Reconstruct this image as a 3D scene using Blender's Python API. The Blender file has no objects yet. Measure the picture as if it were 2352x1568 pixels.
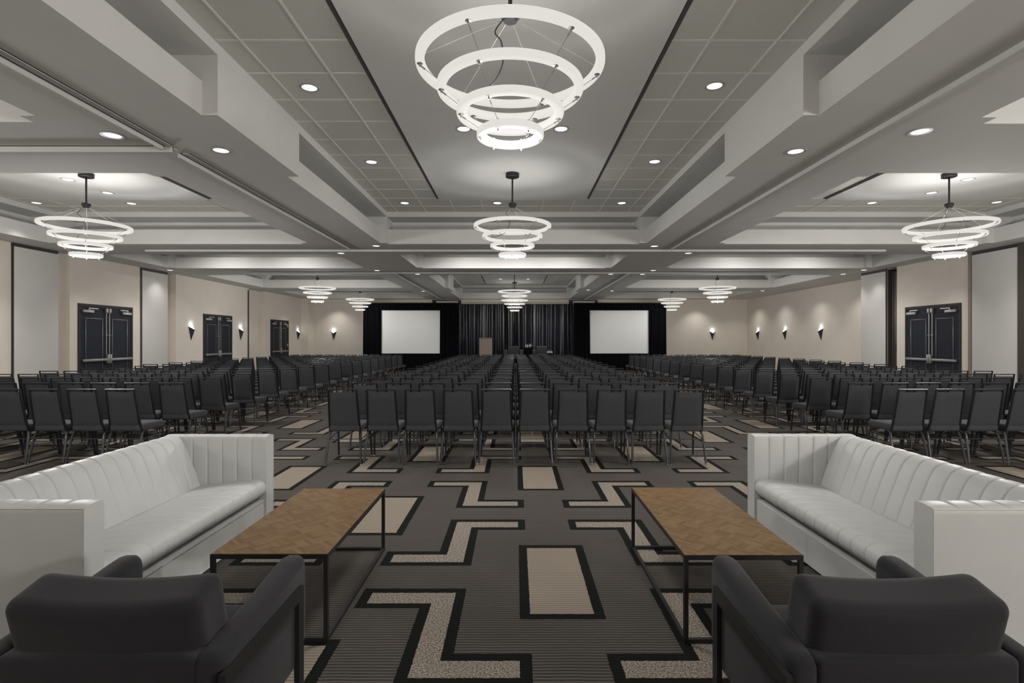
import bpy, bmesh, math, random
from mathutils import Vector, Matrix, Euler
random.seed(7)
PI = math.pi
C = bpy.context.scene.collection
SC = bpy.context.scene

# ------------------------------------------------------------------ helpers
def link(name, me, parent=None):
    o = bpy.data.objects.new(name, me)
    C.objects.link(o)
    if parent is not None:
        o.parent = parent
    return o

def obj(name, bm, mat, parent=None, smooth=True, ang=35):
    bmesh.ops.recalc_face_normals(bm, faces=bm.faces[:])
    me = bpy.data.meshes.new(name)
    bm.to_mesh(me)
    bm.free()
    if smooth:
        me.shade_smooth()
        me.set_sharp_from_angle(angle=math.radians(ang))
    me.materials.append(mat)
    return link(name, me, parent)

def tag(o, label, cat=None, group=None, kind=None):
    o['label'] = label
    if cat: o['category'] = cat
    if group: o['group'] = group
    if kind: o['kind'] = kind
    return o

def thing(name, label, cat, loc=(0, 0, 0), rz=0, group=None, kind=None):
    o = bpy.data.objects.new(name, None)
    C.objects.link(o)
    o.empty_display_size = 0.1
    o.location = loc
    o.rotation_euler = (0, 0, rz)
    return tag(o, label, cat, group, kind)

KIDS = {}
def kids(o):
    return [c for c in o.children]

def dup(root, loc, rz, label, group=None):
    r = root.copy(); C.objects.link(r)
    r.location = loc; r.rotation_euler = (0, 0, rz); r['label'] = label
    if group: r['group'] = group
    for ch in root.children:
        c = ch.copy(); C.objects.link(c); c.parent = r
        for g in ch.children:
            d = g.copy(); C.objects.link(d); d.parent = c
    return r

def nb():
    return bmesh.new()

def box(bm, x0, x1, y0, y1, z0, z1, bev=0, seg=2, M=None):
    r = bmesh.ops.create_cube(bm, size=1)
    vs = r['verts']
    for v in vs:
        v.co = Vector(((x0 + x1) / 2 + v.co.x * (x1 - x0), (y0 + y1) / 2 + v.co.y * (y1 - y0), (z0 + z1) / 2 + v.co.z * (z1 - z0)))
    if M is not None:
        for v in vs: v.co = M @ v.co
    if bev > 0:
        es = list({e for v in vs for e in v.link_edges})
        bmesh.ops.bevel(bm, geom=es, offset=bev, segments=seg, affect='EDGES', profile=0.5)

def quad(bm, pts):
    bm.faces.new([bm.verts.new(p) for p in pts])

def sweep(bm, pts, sect, closed=False, up=Vector((0, 0, 1))):
    """sweep a closed 2-D section along a polyline"""
    pts = [Vector(p) for p in pts]
    n = len(pts)
    rings = []
    prev = None
    for i, p in enumerate(pts):
        if closed:
            t = (pts[(i + 1) % n] - pts[i - 1]).normalized()
        elif i == 0: t = (pts[1] - pts[0]).normalized()
        elif i == n - 1: t = (pts[-1] - pts[-2]).normalized()
        else: t = ((pts[i + 1] - p).normalized() + (p - pts[i - 1]).normalized()).normalized()
        if prev is None:
            a = up if abs(t.dot(up)) < 0.95 else Vector((1, 0, 0))
            s = t.cross(a).normalized()
        else:
            s = (prev - t * prev.dot(t)).normalized()
        prev = s
        b = s.cross(t).normalized()
        rings.append([bm.verts.new(p + s * q[0] + b * q[1]) for q in sect])
    m = len(sect)
    for i in range(n if closed else n - 1):
        A, B = rings[i], rings[(i + 1) % n]
        for j in range(m):
            bm.faces.new((A[j], A[(j + 1) % m], B[(j + 1) % m], B[j]))
    if not closed:
        bm.faces.new(rings[0][::-1]); bm.faces.new(rings[-1])

def circ(r, n=8):
    return [(r * math.cos(2 * PI * k / n), r * math.sin(2 * PI * k / n)) for k in range(n)]

def rrect(w, h, r, n=3):
    out = []
    for cx, cy, a0 in ((w / 2 - r, h / 2 - r, 0), (-w / 2 + r, h / 2 - r, 90), (-w / 2 + r, -h / 2 + r, 180), (w / 2 - r, -h / 2 + r, 270)):
        for k in range(n + 1):
            a = math.radians(a0 + 90 * k / n)
            out.append((cx + r * math.cos(a), cy + r * math.sin(a)))
    return out

def tube(bm, pts, r, n=8):
    sweep(bm, pts, circ(r, n))

def lathe(bm, prof, n=24, cx=0, cy=0):
    rings = []
    for (r, z) in prof:
        if r < 1e-6: rings.append([bm.verts.new((cx, cy, z))])
        else: rings.append([bm.verts.new((cx + r * math.cos(2 * PI * k / n), cy + r * math.sin(2 * PI * k / n), z)) for k in range(n)])
    for A, B in zip(rings, rings[1:]):
        for k in range(n):
            l = (k + 1) % n
            if len(A) == 1 and len(B) == 1: continue
            if len(A) == 1: bm.faces.new((A[0], B[k], B[l]))
            elif len(B) == 1: bm.faces.new((A[k], A[l], B[0]))
            else: bm.faces.new((A[k], A[l], B[l], B[k]))

def soft_box(bm, cx, cy, cz, hx, hy, hz, r, n=10, bulge=(0, 0, 0), M=None):
    """rounded, slightly puffed box"""
    r = min(r, hx, hy, hz)
    cache = {}
    def key(p): return tuple(round(c, 5) for c in p)
    def place(p):
        k = key(p)
        if k in cache: return cache[k]
        q = Vector((p[0] * hx, p[1] * hy, p[2] * hz))
        inn = Vector((max(-hx + r, min(hx - r, q.x)), max(-hy + r, min(hy - r, q.y)), max(-hz + r, min(hz - r, q.z))))
        d = q - inn
        if d.length > 1e-9: q = inn + d.normalized() * r
        f = [math.cos(PI / 2 * c) for c in p]
        q.x += bulge[0] * p[0] * f[1] * f[2]
        q.y += bulge[1] * p[1] * f[0] * f[2]
        q.z += bulge[2] * p[2] * f[0] * f[1]
        if M is not None: q = M @ q
        v = bm.verts.new((cx + q.x, cy + q.y, cz + q.z))
        cache[k] = v
        return v
    def cs(h):
        e = r / h
        base = [-1, -1 + e * 0.12, -1 + e * 0.35, -1 + e * 0.65, -1 + e]
        mid = [(-1 + e) + (2 - 2 * e) * k / n for k in range(1, n)]
        return base + mid + [-b for b in base[::-1]]
    X, Y, Z = cs(hx), cs(hy), cs(hz)
    for s in (-1, 1):
        for A, B, f in ((X, Y, lambda a, b: (a, b, s)), (X, Z, lambda a, b: (a, s, b)), (Y, Z, lambda a, b: (s, a, b))):
            for i in range(len(A) - 1):
                for j in range(len(B) - 1):
                    vs = [place(f(A[i], B[j])), place(f(A[i + 1], B[j])), place(f(A[i + 1], B[j + 1])), place(f(A[i], B[j + 1]))]
                    if len(set(vs)) == 4:
                        try: bm.faces.new(vs)
                        except ValueError: pass

def profile_solid(bm, prof, vals, mapf, disp=None):
    """closed 2-D profile extruded through vals; disp(i, v) pushes along the profile's outward normal"""
    n = len(prof)
    area = sum(prof[i][0] * prof[(i + 1) % n][1] - prof[(i + 1) % n][0] * prof[i][1] for i in range(n))
    sg = 1 if area > 0 else -1
    nor = []
    for i in range(n):
        t = Vector((prof[(i + 1) % n][0] - prof[i - 1][0], prof[(i + 1) % n][1] - prof[i - 1][1]))
        t.normalize()
        nor.append((t.y * sg, -t.x * sg))
    rings = []
    for v in vals:
        ring = []
        for i, (a, b) in enumerate(prof):
            d = disp(i, v) if disp else 0
            ring.append(bm.verts.new(mapf(a + nor[i][0] * d, b + nor[i][1] * d, v)))
        rings.append(ring)
    for A, B in zip(rings, rings[1:]):
        for i in range(n):
            j = (i + 1) % n
            bm.faces.new((A[i], A[j], B[j], B[i]))
    bm.faces.new(rings[0][::-1]); bm.faces.new(rings[-1])

# ------------------------------------------------------------------ materials
def mat(name, col, rough=0.6, metal=0, spec=0.5, emis=None, estr=0, noise=0, nscale=40, bump=0, bscale=200):
    m = bpy.data.materials.new(name); m.use_nodes = True
    nt = m.node_tree; b = nt.nodes['Principled BSDF']
    b.inputs['Base Color'].default_value = (*col, 1)
    b.inputs['Roughness'].default_value = rough
    b.inputs['Metallic'].default_value = metal
    b.inputs['Specular IOR Level'].default_value = spec
    if emis:
        b.inputs['Emission Color'].default_value = (*emis, 1)
        b.inputs['Emission Strength'].default_value = estr
    if noise or bump:
        tc = nt.nodes.new('ShaderNodeTexCoord')
    if noise:
        nz = nt.nodes.new('ShaderNodeTexNoise'); nz.inputs['Scale'].default_value = nscale
        nt.links.new(tc.outputs['Object'], nz.inputs['Vector'])
        r = nt.nodes.new('ShaderNodeValToRGB')
        r.color_ramp.elements[0].position = 0.3; r.color_ramp.elements[1].position = 0.7
        r.color_ramp.elements[0].color = (*[c * (1 - noise) for c in col], 1)
        r.color_ramp.elements[1].color = (*[min(1, c * (1 + noise)) for c in col], 1)
        nt.links.new(nz.outputs['Fac'], r.inputs['Fac'])
        nt.links.new(r.outputs['Color'], b.inputs['Base Color'])
    if bump:
        n2 = nt.nodes.new('ShaderNodeTexNoise'); n2.inputs['Scale'].default_value = bscale
        nt.links.new(tc.outputs['Object'], n2.inputs['Vector'])
        bp = nt.nodes.new('ShaderNodeBump'); bp.inputs['Strength'].default_value = bump; bp.inputs['Distance'].default_value = 0.004
        nt.links.new(n2.outputs['Fac'], bp.inputs['Height'])
        nt.links.new(bp.outputs['Normal'], b.inputs['Normal'])
    return m

def fabric(name, col, rough=0.9, sx=(60, 60, 900), amp=0.25, diag=False, freq=330, sheen=0.0):
    """woven cloth: stretched noise streaks, or a diagonal twill rib"""
    m = mat(name, col, rough, spec=0.25)
    nt = m.node_tree; b = nt.nodes['Principled BSDF']
    if sheen:
        b.inputs['Sheen Weight'].default_value = sheen; b.inputs['Sheen Roughness'].default_value = 0.5
    tc = nt.nodes.new('ShaderNodeTexCoord')
    if diag:
        t = nt.nodes.new('ShaderNodeTexWave'); t.bands_direction = 'DIAGONAL'
        t.inputs['Scale'].default_value = freq; t.inputs['Distortion'].default_value = 1.0; t.inputs['Detail Scale'].default_value = 30
        nt.links.new(tc.outputs['Object'], t.inputs['Vector']); out = t.outputs['Fac']
    else:
        mp = nt.nodes.new('ShaderNodeMapping'); mp.inputs['Scale'].default_value = sx
        nt.links.new(tc.outputs['Object'], mp.inputs['Vector'])
        t = nt.nodes.new('ShaderNodeTexNoise'); t.inputs['Scale'].default_value = 1; t.inputs['Detail'].default_value = 3
        nt.links.new(mp.outputs['Vector'], t.inputs['Vector']); out = t.outputs['Fac']
    r = nt.nodes.new('ShaderNodeValToRGB')
    r.color_ramp.elements[0].position = 0.3; r.color_ramp.elements[1].position = 0.7
    r.color_ramp.elements[0].color = (*[c * (1 - amp) for c in col], 1)
    r.color_ramp.elements[1].color = (*[c * (1 + amp) for c in col], 1)
    nt.links.new(out, r.inputs['Fac']); nt.links.new(r.outputs['Color'], b.inputs['Base Color'])
    bp = nt.nodes.new('ShaderNodeBump'); bp.inputs['Strength'].default_value = 0.3; bp.inputs['Distance'].default_value = 0.001
    nt.links.new(out, bp.inputs['Height']); nt.links.new(bp.outputs['Normal'], b.inputs['Normal'])
    return m

M_CEIL = mat('ceiling_paint', (0.60, 0.595, 0.575), 0.85, spec=0.2, noise=0.015, nscale=3)
M_TILE = mat('acoustic_tile', (0.58, 0.575, 0.535), 0.95, spec=0.1, noise=0.06, nscale=220, bump=0.35, bscale=350)
M_GRID = mat('ceiling_grid_paint', (0.70, 0.69, 0.65), 0.6, spec=0.3)
M_SLOT = mat('slot_black', (0.07, 0.068, 0.062), 0.6)
M_WALL = mat('wall_paint', (0.68, 0.62, 0.55), 0.85, spec=0.2, noise=0.02, nscale=2.5)
M_PANEL = mat('partition_fabric', (0.60, 0.585, 0.56), 0.8, spec=0.2, noise=0.02, nscale=90)
M_DARK = mat('dark_reveal', (0.025, 0.022, 0.02), 0.6)
M_BROWN = mat('partition_edge', (0.05, 0.036, 0.028), 0.45)
M_ALU = mat('aluminium_track', (0.52, 0.52, 0.50), 0.7, spec=0.2)
M_DOOR = mat('door_navy', (0.014, 0.016, 0.024), 0.6, spec=0.2, noise=0.06, nscale=9)
M_DFRAME = mat('door_frame_grey', (0.035, 0.033, 0.031), 0.6, spec=0.2)
M_MOULD = mat('door_mould', (0.06, 0.062, 0.072), 0.3)
M_STEEL = mat('brushed_steel', (0.34, 0.335, 0.32), 0.45, metal=0.85)
M_CHROME = mat('chrome', (0.8, 0.8, 0.8), 0.12, metal=1.0)
M_BLACKMETAL = mat('black_metal', (0.012, 0.012, 0.013), 0.42)
M_FRAME = mat('chair_powder_coat', (0.008, 0.008, 0.010), 0.36)
M_LEG = mat('chair_leg_coat', (0.026, 0.028, 0.033), 0.32)
M_CHAIRFAB = fabric('chair_fabric', (0.046, 0.047, 0.053), 0.8, sx=(70, 70, 700), amp=0.22, sheen=0.06)
M_ARMCH = fabric('armchair_twill', (0.016, 0.0155, 0.0185), 0.85, diag=True, freq=95, amp=0.35, sheen=0.1)
M_LEATHER = mat('white_leather', (0.52, 0.525, 0.515), 0.42, spec=0.45, noise=0.02, nscale=5, bump=0.06, bscale=500)
M_WELT = mat('leather_welt', (0.5, 0.51, 0.51), 0.45)
M_BLACKCANOPY = mat('canopy_black', (0.018, 0.018, 0.018), 0.5)
M_CABLE = mat('steel_cable', (0.30, 0.30, 0.28), 0.5, metal=0.3)
M_CORD = mat('black_cord', (0.015, 0.015, 0.015), 0.5)
M_VELVET = fabric('black_velvet', (0.0035, 0.0033, 0.005), 0.95, sx=(50, 50, 3), amp=0.2)
M_VELVET.node_tree.nodes['Principled BSDF'].inputs['Specular IOR Level'].default_value = 0.08
M_SCREEN = mat('screen_vinyl', (0.84, 0.855, 0.835), 0.75, spec=0.2)
M_TRIMW = mat('downlight_trim', (0.38, 0.38, 0.37), 0.5)
M_LENS = mat('downlight_lens', (0.9, 0.9, 0.9), 0.3, emis=(1.0, 0.97, 0.93), estr=2.0)
M_RING = mat('ring_acrylic', (0.03, 0.03, 0.029), 0.9, spec=0.05, emis=(1.0, 0.965, 0.905), estr=0.80)
M_SCONCE = mat('sconce_bronze', (0.03, 0.03, 0.032), 0.45)
M_GLOW = mat('sconce_glow', (0.9, 0.9, 0.9), 0.4, emis=(0.93, 0.97, 1.0), estr=1.25)
M_STAGECH = fabric('stage_chair_fabric', (0.035, 0.035, 0.036), 0.9)
M_LECT = None
M_GLASS = mat('clear_glass', (0.9, 0.92, 0.92), 0.05)
M_GLASS.node_tree.nodes['Principled BSDF'].inputs['Transmission Weight'].default_value = 0.7
M_STAGE = mat('stage_deck', (0.02, 0.02, 0.02), 0.8)
M_PALE = mat('pale_laminate', (0.5, 0.5, 0.48), 0.6)

def curtain_mat():
    m = mat('satin_curtain', (0.004, 0.004, 0.008), 0.36, spec=0.9)
    b = m.node_tree.nodes['Principled BSDF']
    b.inputs['Sheen Weight'].default_value = 0.0
    return m
M_SATIN = curtain_mat()

class NT:
    def __init__(s, m): s.nt = m.node_tree
    def new(s, t, **kw):
        n = s.nt.nodes.new(t)
        for k, v in kw.items(): setattr(n, k, v)
        return n
    def math(s, op, a, b=None, c=None):
        n = s.new('ShaderNodeMath', operation=op)
        for i, v in enumerate((a, b, c)):
            if v is None: continue
            if isinstance(v, (int, float)): n.inputs[i].default_value = v
            else: s.nt.links.new(v, n.inputs[i])
        return n.outputs[0]
    def mix(s, f, a, b):
        n = s.new('ShaderNodeMix', data_type='RGBA')
        for sock, v in ((n.inputs[0], f), (n.inputs[6], a), (n.inputs[7], b)):
            if isinstance(v, tuple): sock.default_value = (*v, 1)
            elif isinstance(v, (int, float)): sock.default_value = v
            else: s.nt.links.new(v, sock)
        return n.outputs[2]

def carpet_mat():
    m = mat('patterned_carpet', (0.1, 0.1, 0.1), 0.95, spec=0.1)
    g = NT(m); nt = m.node_tree; bs = nt.nodes['Principled BSDF']
    tc = g.new('ShaderNodeTexCoord')
    sp = g.new('ShaderNodeSeparateXYZ'); nt.links.new(tc.outputs['Object'], sp.inputs[0])
    # slightly wavering woven edges
    nz = g.new('ShaderNodeTexNoise'); nz.inputs['Scale'].default_value = 45; nz.inputs['Detail'].default_value = 2
    nt.links.new(tc.outputs['Object'], nz.inputs['Vector'])
    wob = g.math('MULTIPLY', g.math('SUBTRACT', nz.outputs['Fac'], 0.5), 0.012)
    X = g.math('ADD', sp.outputs[0], wob); Y = g.math('ADD', sp.outputs[1], wob)
    a = g.math('PINGPONG', g.math('ADD', X, 273.4 - 0.257), 1.367)
    b = g.math('PINGPONG', g.math('ADD', Y, 251.0 - 3.455), 1.255)
    def sdf(a, b, a0, a1, b0, b1):
        da = g.math('SUBTRACT', g.math('ABSOLUTE', g.math('SUBTRACT', a, (a0 + a1) / 2)), (a1 - a0) / 2)
        db = g.math('SUBTRACT', g.math('ABSOLUTE', g.math('SUBTRACT', b, (b0 + b1) / 2)), (b1 - b0) / 2)
        return g.math('MAXIMUM', da, db)
    w = 0.058
    rects = [(-0.2335, 0.2335, -0.53, 0.53), (1.1335, 1.6005, 0.725, 1.785)]
    zs = [(0.554, 0.797, 0.165, 1.095), (0.554, 1.167, 0.165, 0.410), (0.179, 0.797, 0.85, 1.095)]
    def mn(l):
        r = l[0]
        for q in l[1:]: r = g.math('MINIMUM', r, q)
        return r
    R_o = mn([sdf(a, b, *q) for q in rects])
    Z_o = mn([sdf(a, b, *q) for q in zs])
    Z_i = mn([sdf(a, b, q[0] + w, q[1] - w, q[2] + w, q[3] - w) for q in zs])
    outer = g.math('LESS_THAN', g.math('MINIMUM', R_o, Z_o), 0.0)
    rin = g.math('LESS_THAN', R_o, -w)
    zin = g.math('LESS_THAN', Z_i, 0.0)
    # ribs running across the room
    ph = g.math('MULTIPLY', sp.outputs[1], 2 * PI / 0.0232)
    wv = g.new('ShaderNodeTexNoise'); wv.inputs['Scale'].default_value = 6; nt.links.new(tc.outputs['Object'], wv.inputs['Vector'])
    rib = g.math('MULTIPLY_ADD', g.math('SINE', g.math('ADD', ph, g.math('MULTIPLY', wv.outputs['Fac'], 3.0))), 0.5, 0.5)
    n1 = g.new('ShaderNodeTexNoise'); n1.inputs['Scale'].default_value = 2.2; n1.inputs['Detail'].default_value = 4
    nt.links.new(tc.outputs['Object'], n1.inputs['Vector'])
    n2 = g.new('ShaderNodeTexNoise'); n2.inputs['Scale'].default_value = 110; n2.inputs['Detail'].default_value = 2
    nt.links.new(tc.outputs['Object'], n2.inputs['Vector'])
    base = g.mix(rib, (0.034, 0.0305, 0.0275), (0.116, 0.106, 0.096))
    base = g.mix(g.math('MULTIPLY', n1.outputs['Fac'], 0.28), base, (0.052, 0.042, 0.035))
    beige = g.mix(rib, (0.180, 0.150, 0.118), (0.312, 0.268, 0.217))
    sr = g.new('ShaderNodeValToRGB')
    sr.color_ramp.elements[0].position = 0.36; sr.color_ramp.elements[0].color = (0.096, 0.079, 0.064, 1)
    sr.color_ramp.elements[1].position = 0.64; sr.color_ramp.elements[1].color = (0.365, 0.32, 0.272, 1)
    nt.links.new(n2.outputs['Fac'], sr.inputs['Fac'])
    col = g.mix(outer, base, (0.0075, 0.0080, 0.0064))
    col = g.mix(rin, col, beige)
    col = g.mix(zin, col, sr.outputs['Color'])
    nt.links.new(col, bs.inputs['Base Color'])
    bp = g.new('ShaderNodeBump'); bp.inputs['Strength'].default_value = 0.35; bp.inputs['Distance'].default_value = 0.004
    nt.links.new(rib, bp.inputs['Height']); nt.links.new(bp.outputs['Normal'], bs.inputs['Normal'])
    return m
M_CARPET = carpet_mat()

def wood_mat(name, c0, c1, c2, parquet=True):
    m = mat(name, c1, 0.55, spec=0.14)
    g = NT(m); nt = m.node_tree; bs = nt.nodes['Principled BSDF']
    tc = g.new('ShaderNodeTexCoord')
    if parquet:
        mp = g.new('ShaderNodeMapping'); mp.inputs['Rotation'].default_value = (0, 0, math.radians(45))
        nt.links.new(tc.outputs['Object'], mp.inputs['Vector'])
        # checkered basket of strips: odd cells run one way, even cells the other
        ck = g.new('ShaderNodeTexChecker'); ck.inputs['Scale'].default_value = 1 / 0.09
        nt.links.new(mp.outputs['Vector'], ck.inputs['Vector'])
        sp = g.new('ShaderNodeSeparateXYZ'); nt.links.new(mp.outputs['Vector'], sp.inputs[0])
        def strips(u, v):
            iu = g.math('FLOOR', g.math('MULTIPLY', u, 1 / 0.0225)); iv = g.math('FLOOR', g.math('MULTIPLY', v, 1 / 0.09))
            cb = g.new('ShaderNodeCombineXYZ'); nt.links.new(iu, cb.inputs[0]); nt.links.new(iv, cb.inputs[1])
            wn = g.new('ShaderNodeTexWhiteNoise'); nt.links.new(cb.outputs[0], wn.inputs['Vector'])
            gr = g.new('ShaderNodeCombineXYZ'); nt.links.new(g.math('MULTIPLY', u, 160), gr.inputs[0]); nt.links.new(g.math('MULTIPLY', v, 9), gr.inputs[1]); nt.links.new(g.math('MULTIPLY', iu, 3.7), gr.inputs[2])
            n = g.new('ShaderNodeTexNoise'); n.inputs['Scale'].default_value = 1; n.inputs['Detail'].default_value = 3
            nt.links.new(gr.outputs[0], n.inputs['Vector'])
            return g.math('ADD', g.math('MULTIPLY', wn.outputs['Value'], 0.45), g.math('MULTIPLY', n.outputs['Fac'], 0.6))
        A = strips(sp.outputs[0], sp.outputs[1]); B = strips(sp.outputs[1], sp.outputs[0])
        mx = g.new('ShaderNodeMix', data_type='FLOAT')
        nt.links.new(ck.outputs['Fac'], mx.inputs[0]); nt.links.new(A, mx.inputs[2]); nt.links.new(B, mx.inputs[3])
        f = mx.outputs[0]
    else:
        mp = g.new('ShaderNodeMapping'); mp.inputs['Scale'].default_value = (60, 60, 3)
        nt.links.new(tc.outputs['Object'], mp.inputs['Vector'])
        n = g.new('ShaderNodeTexNoise'); n.inputs['Scale'].default_value = 1; n.inputs['Detail'].default_value = 4
        nt.links.new(mp.outputs['Vector'], n.inputs['Vector']); f = n.outputs['Fac']
    r = g.new('ShaderNodeValToRGB')
    r.color_ramp.elements[0].position = 0.25; r.color_ramp.elements[0].color = (*c0, 1)
    r.color_ramp.elements[1].position = 0.8; r.color_ramp.elements[1].color = (*c2, 1)
    e = r.color_ramp.elements.new(0.52); e.color = (*c1, 1)
    nt.links.new(f, r.inputs['Fac']); nt.links.new(r.outputs['Color'], bs.inputs['Base Color'])
    return m
M_WOOD = wood_mat('parquet_wood', (0.140, 0.080, 0.037), (0.172, 0.104, 0.049), (0.210, 0.133, 0.066))
M_LECT = wood_mat('lectern_veneer', (0.19, 0.145, 0.12), (0.25, 0.195, 0.165), (0.31, 0.245, 0.205), parquet=False)

# ------------------------------------------------------------------ camera (origin of plan = under the lens)
H = 1.507
FPX = 1245.0
cam = bpy.data.cameras.new('camera')
cam.sensor_width = 36; cam.lens = FPX / 2352 * 36
cam.shift_x = -8 / 2352; cam.shift_y = -3.5 / 2352
cam.clip_start = 0.05; cam.clip_end = 200
camo = bpy.data.objects.new('camera', cam); C.objects.link(camo)
camo.location = (0, 0, H); camo.rotation_euler = (PI / 2, 0, 0)
SC.camera = camo

# ------------------------------------------------------------------ room shell
ZS = H + 2.06      # soffit
ZL = H + 2.374     # top of the cove lip
ZC = H + 2.612     # cove ceiling
ZT = H + 2.718     # acoustic tile
XL, XR, XR2, YB, YF = -10.65, 10.75, 11.8, 27.6, -4.6
LIP, CV = 0.145, 0.56

bm = nb(); box(bm, -11.3, 12.3, YF - 0.2, YB + 0.3, -0.15, 0)
tag(obj('floor', bm, M_CARPET, smooth=False), 'grey brown ribbed carpet with beige rectangles and zigzags edged in black', 'floor', kind='structure')

def wall_poly(name, pts, label, t=0.25, back=1, m=M_WALL):
    """vertical faces along a plan polyline, with a solid back"""
    b = nb()
    lo = [b.verts.new((x, y, 0)) for x, y in pts]; hi = [b.verts.new((x, y, ZS + 0.02)) for x, y in pts]
    for i in range(len(pts) - 1):
        b.faces.new((lo[i], lo[i + 1], hi[i + 1], hi[i]))
    # backing slab
    far = max(x for x, y in pts) if back > 0 else min(x for x, y in pts)
    far += 0.3 * back
    q = [b.verts.new((far, pts[0][1], 0)), b.verts.new((far, pts[-1][1], 0)), b.verts.new((far, pts[-1][1], ZS + 0.02)), b.verts.new((far, pts[0][1], ZS + 0.02))]
    b.faces.new(q)
    b.faces.new((lo[0], hi[0], q[3], q[0])); b.faces.new((lo[-1], hi[-1], q[2], q[1]))
    b.faces.new(hi + [q[2], q[3]]); b.faces.new(lo + [q[1], q[0]])
    o = obj(name, b, m, smooth=False)
    return tag(o, label, 'wall', kind='structure')

NX = XL - 0.25
wall_poly('wall_left', [(XL, YF), (XL, 12.58), (NX, 12.58), (NX, 12.95), (XL, 12.95), (XL, 16.54), (NX, 16.54), (NX, 17.0), (XL, 17.0), (XL, 21.63),
                        (NX, 21.63), (NX, 23.1), (XL, 23.1), (XL, 26.9), (-10.28, 26.9), (-10.28, YB)], 'beige side wall on the left with shallow partition niches and three double doors', back=-1)
wall_poly('wall_right', [(XR, YF), (XR, 15.28), (XR + 0.5, 15.28), (XR + 0.5, 15.66), (XR, 15.66), (XR, 16.84), (XR2, 16.84), (XR2, YB)],
          'beige side wall on the right stepping back beyond the partition pocket', back=1)
bm = nb(); box(bm, -11.3, 12.3, YB, YB + 0.25, 0, ZS + 0.02)
tag(obj('wall_back', bm, M_WALL, smooth=False), 'beige end wall behind the stage curtain and the two screens', 'wall', kind='structure')
bm = nb(); box(bm, -11.3, 12.3, YF - 0.25, YF, 0, ZS + 0.02)
tag(obj('wall_front', bm, M_WALL, smooth=False), 'plain beige wall behind the camera', 'wall', kind='structure')

# --- ceiling: one soffit with coffers cut in
coffers = []   # (x0,x1,y0,y1, midblock, panel)
XA = (-2.73, 2.64); XLc = (-9.75, -4.56); XRc = (4.46, 10.0)
coffers.append((*XA, 0.3, 11.5, (4.97, 6.84), (-1.46, 1.36, 1.4, 10.4)))
coffers.append((*XLc, 0.3, 4.98, None, (-9.15, -5.87, 1.4, 3.9)))
coffers.append((*XLc, 6.84, 11.5, None, (-9.15, -5.87, 7.95, 10.4)))
coffers.append((*XRc, 0.3, 5.02, None, (5.95, 9.2, 1.4, 3.9)))
coffers.append((*XRc, 6.84, 11.5, None, (5.95, 9.2, 7.95, 10.4)))
coffers.append((-2.66, 2.58, 13.2, 15.43, None, None))
coffers.append((-9.75, -4.46, 13.2, 15.43, None, None))
coffers.append((4.42, 10.0, 13.2, 15.43, None, None))
coffers.append((-2.64, 2.56, 17.35, 27.0, (21.35, 23.15), (-1.40, 1.30, 18.5, 25.9)))
coffers.append((*XLc, 17.35, 21.25, None, None))
coffers.append((*XLc, 23.05, 26.75, None, None))
coffers.append((*XRc, 17.35, 21.25, None, None))
coffers.append((*XRc, 23.05, 26.75, None, None))

def clean(l):
    l = sorted(l); out = [l[0]]
    for v in l[1:]:
        if v - out[-1] > 1e-4: out.append(v)
    return out
bs_ = nb(); bt_ = nb(); bg_ = nb(); bp_ = nb(); bl_ = nb()
holes = [(c[0] - LIP, c[1] + LIP, c[2] - LIP, c[3] + LIP) for c in coffers]
xs = clean([-11.3, 12.3] + [h[0] for h in holes] + [h[1] for h in holes])
ys = clean([YF - 0.2, YB + 0.2] + [h[2] for h in holes] + [h[3] for h in holes])
vg = {}
def gv(i, j):
    if (i, j) not in vg: vg[(i, j)] = bs_.verts.new((xs[i], ys[j], ZS))
    return vg[(i, j)]
for i in range(len(xs) - 1):
    for j in range(len(ys) - 1):
        cx, cy = (xs[i] + xs[i + 1]) / 2, (ys[j] + ys[j + 1]) / 2
        if any(h[0] < cx < h[1] and h[2] < cy < h[3] for h in holes): continue
        bs_.faces.new((gv(i, j), gv(i, j + 1), gv(i + 1, j + 1), gv(i + 1, j)))
def vring(b, r, z0, z1):
    x0, x1, y0, y1 = r
    p = [(x0, y0), (x1, y0), (x1, y1), (x0, y1)]
    for k in range(4):
        (ax, ay), (cx, cy) = p[k], p[(k + 1) % 4]
        quad(b, [(ax, ay, z0), (cx, cy, z0), (cx, cy, z1), (ax, ay, z1)])
def hring(b, ro, ri, z):
    xo0, xo1, yo0, yo1 = ro; xi0, xi1, yi0, yi1 = ri
    O = [(xo0, yo0), (xo1, yo0), (xo1, yo1), (xo0, yo1)]; I = [(xi0, yi0), (xi1, yi0), (xi1, yi1), (xi0, yi1)]
    for k in range(4):
        l = (k + 1) % 4
        quad(b, [(*O[k], z), (*O[l], z), (*I[l], z), (*I[k], z)])
def grow(r, d): return (r[0] - d, r[1] + d, r[2] - d, r[3] + d)
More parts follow.
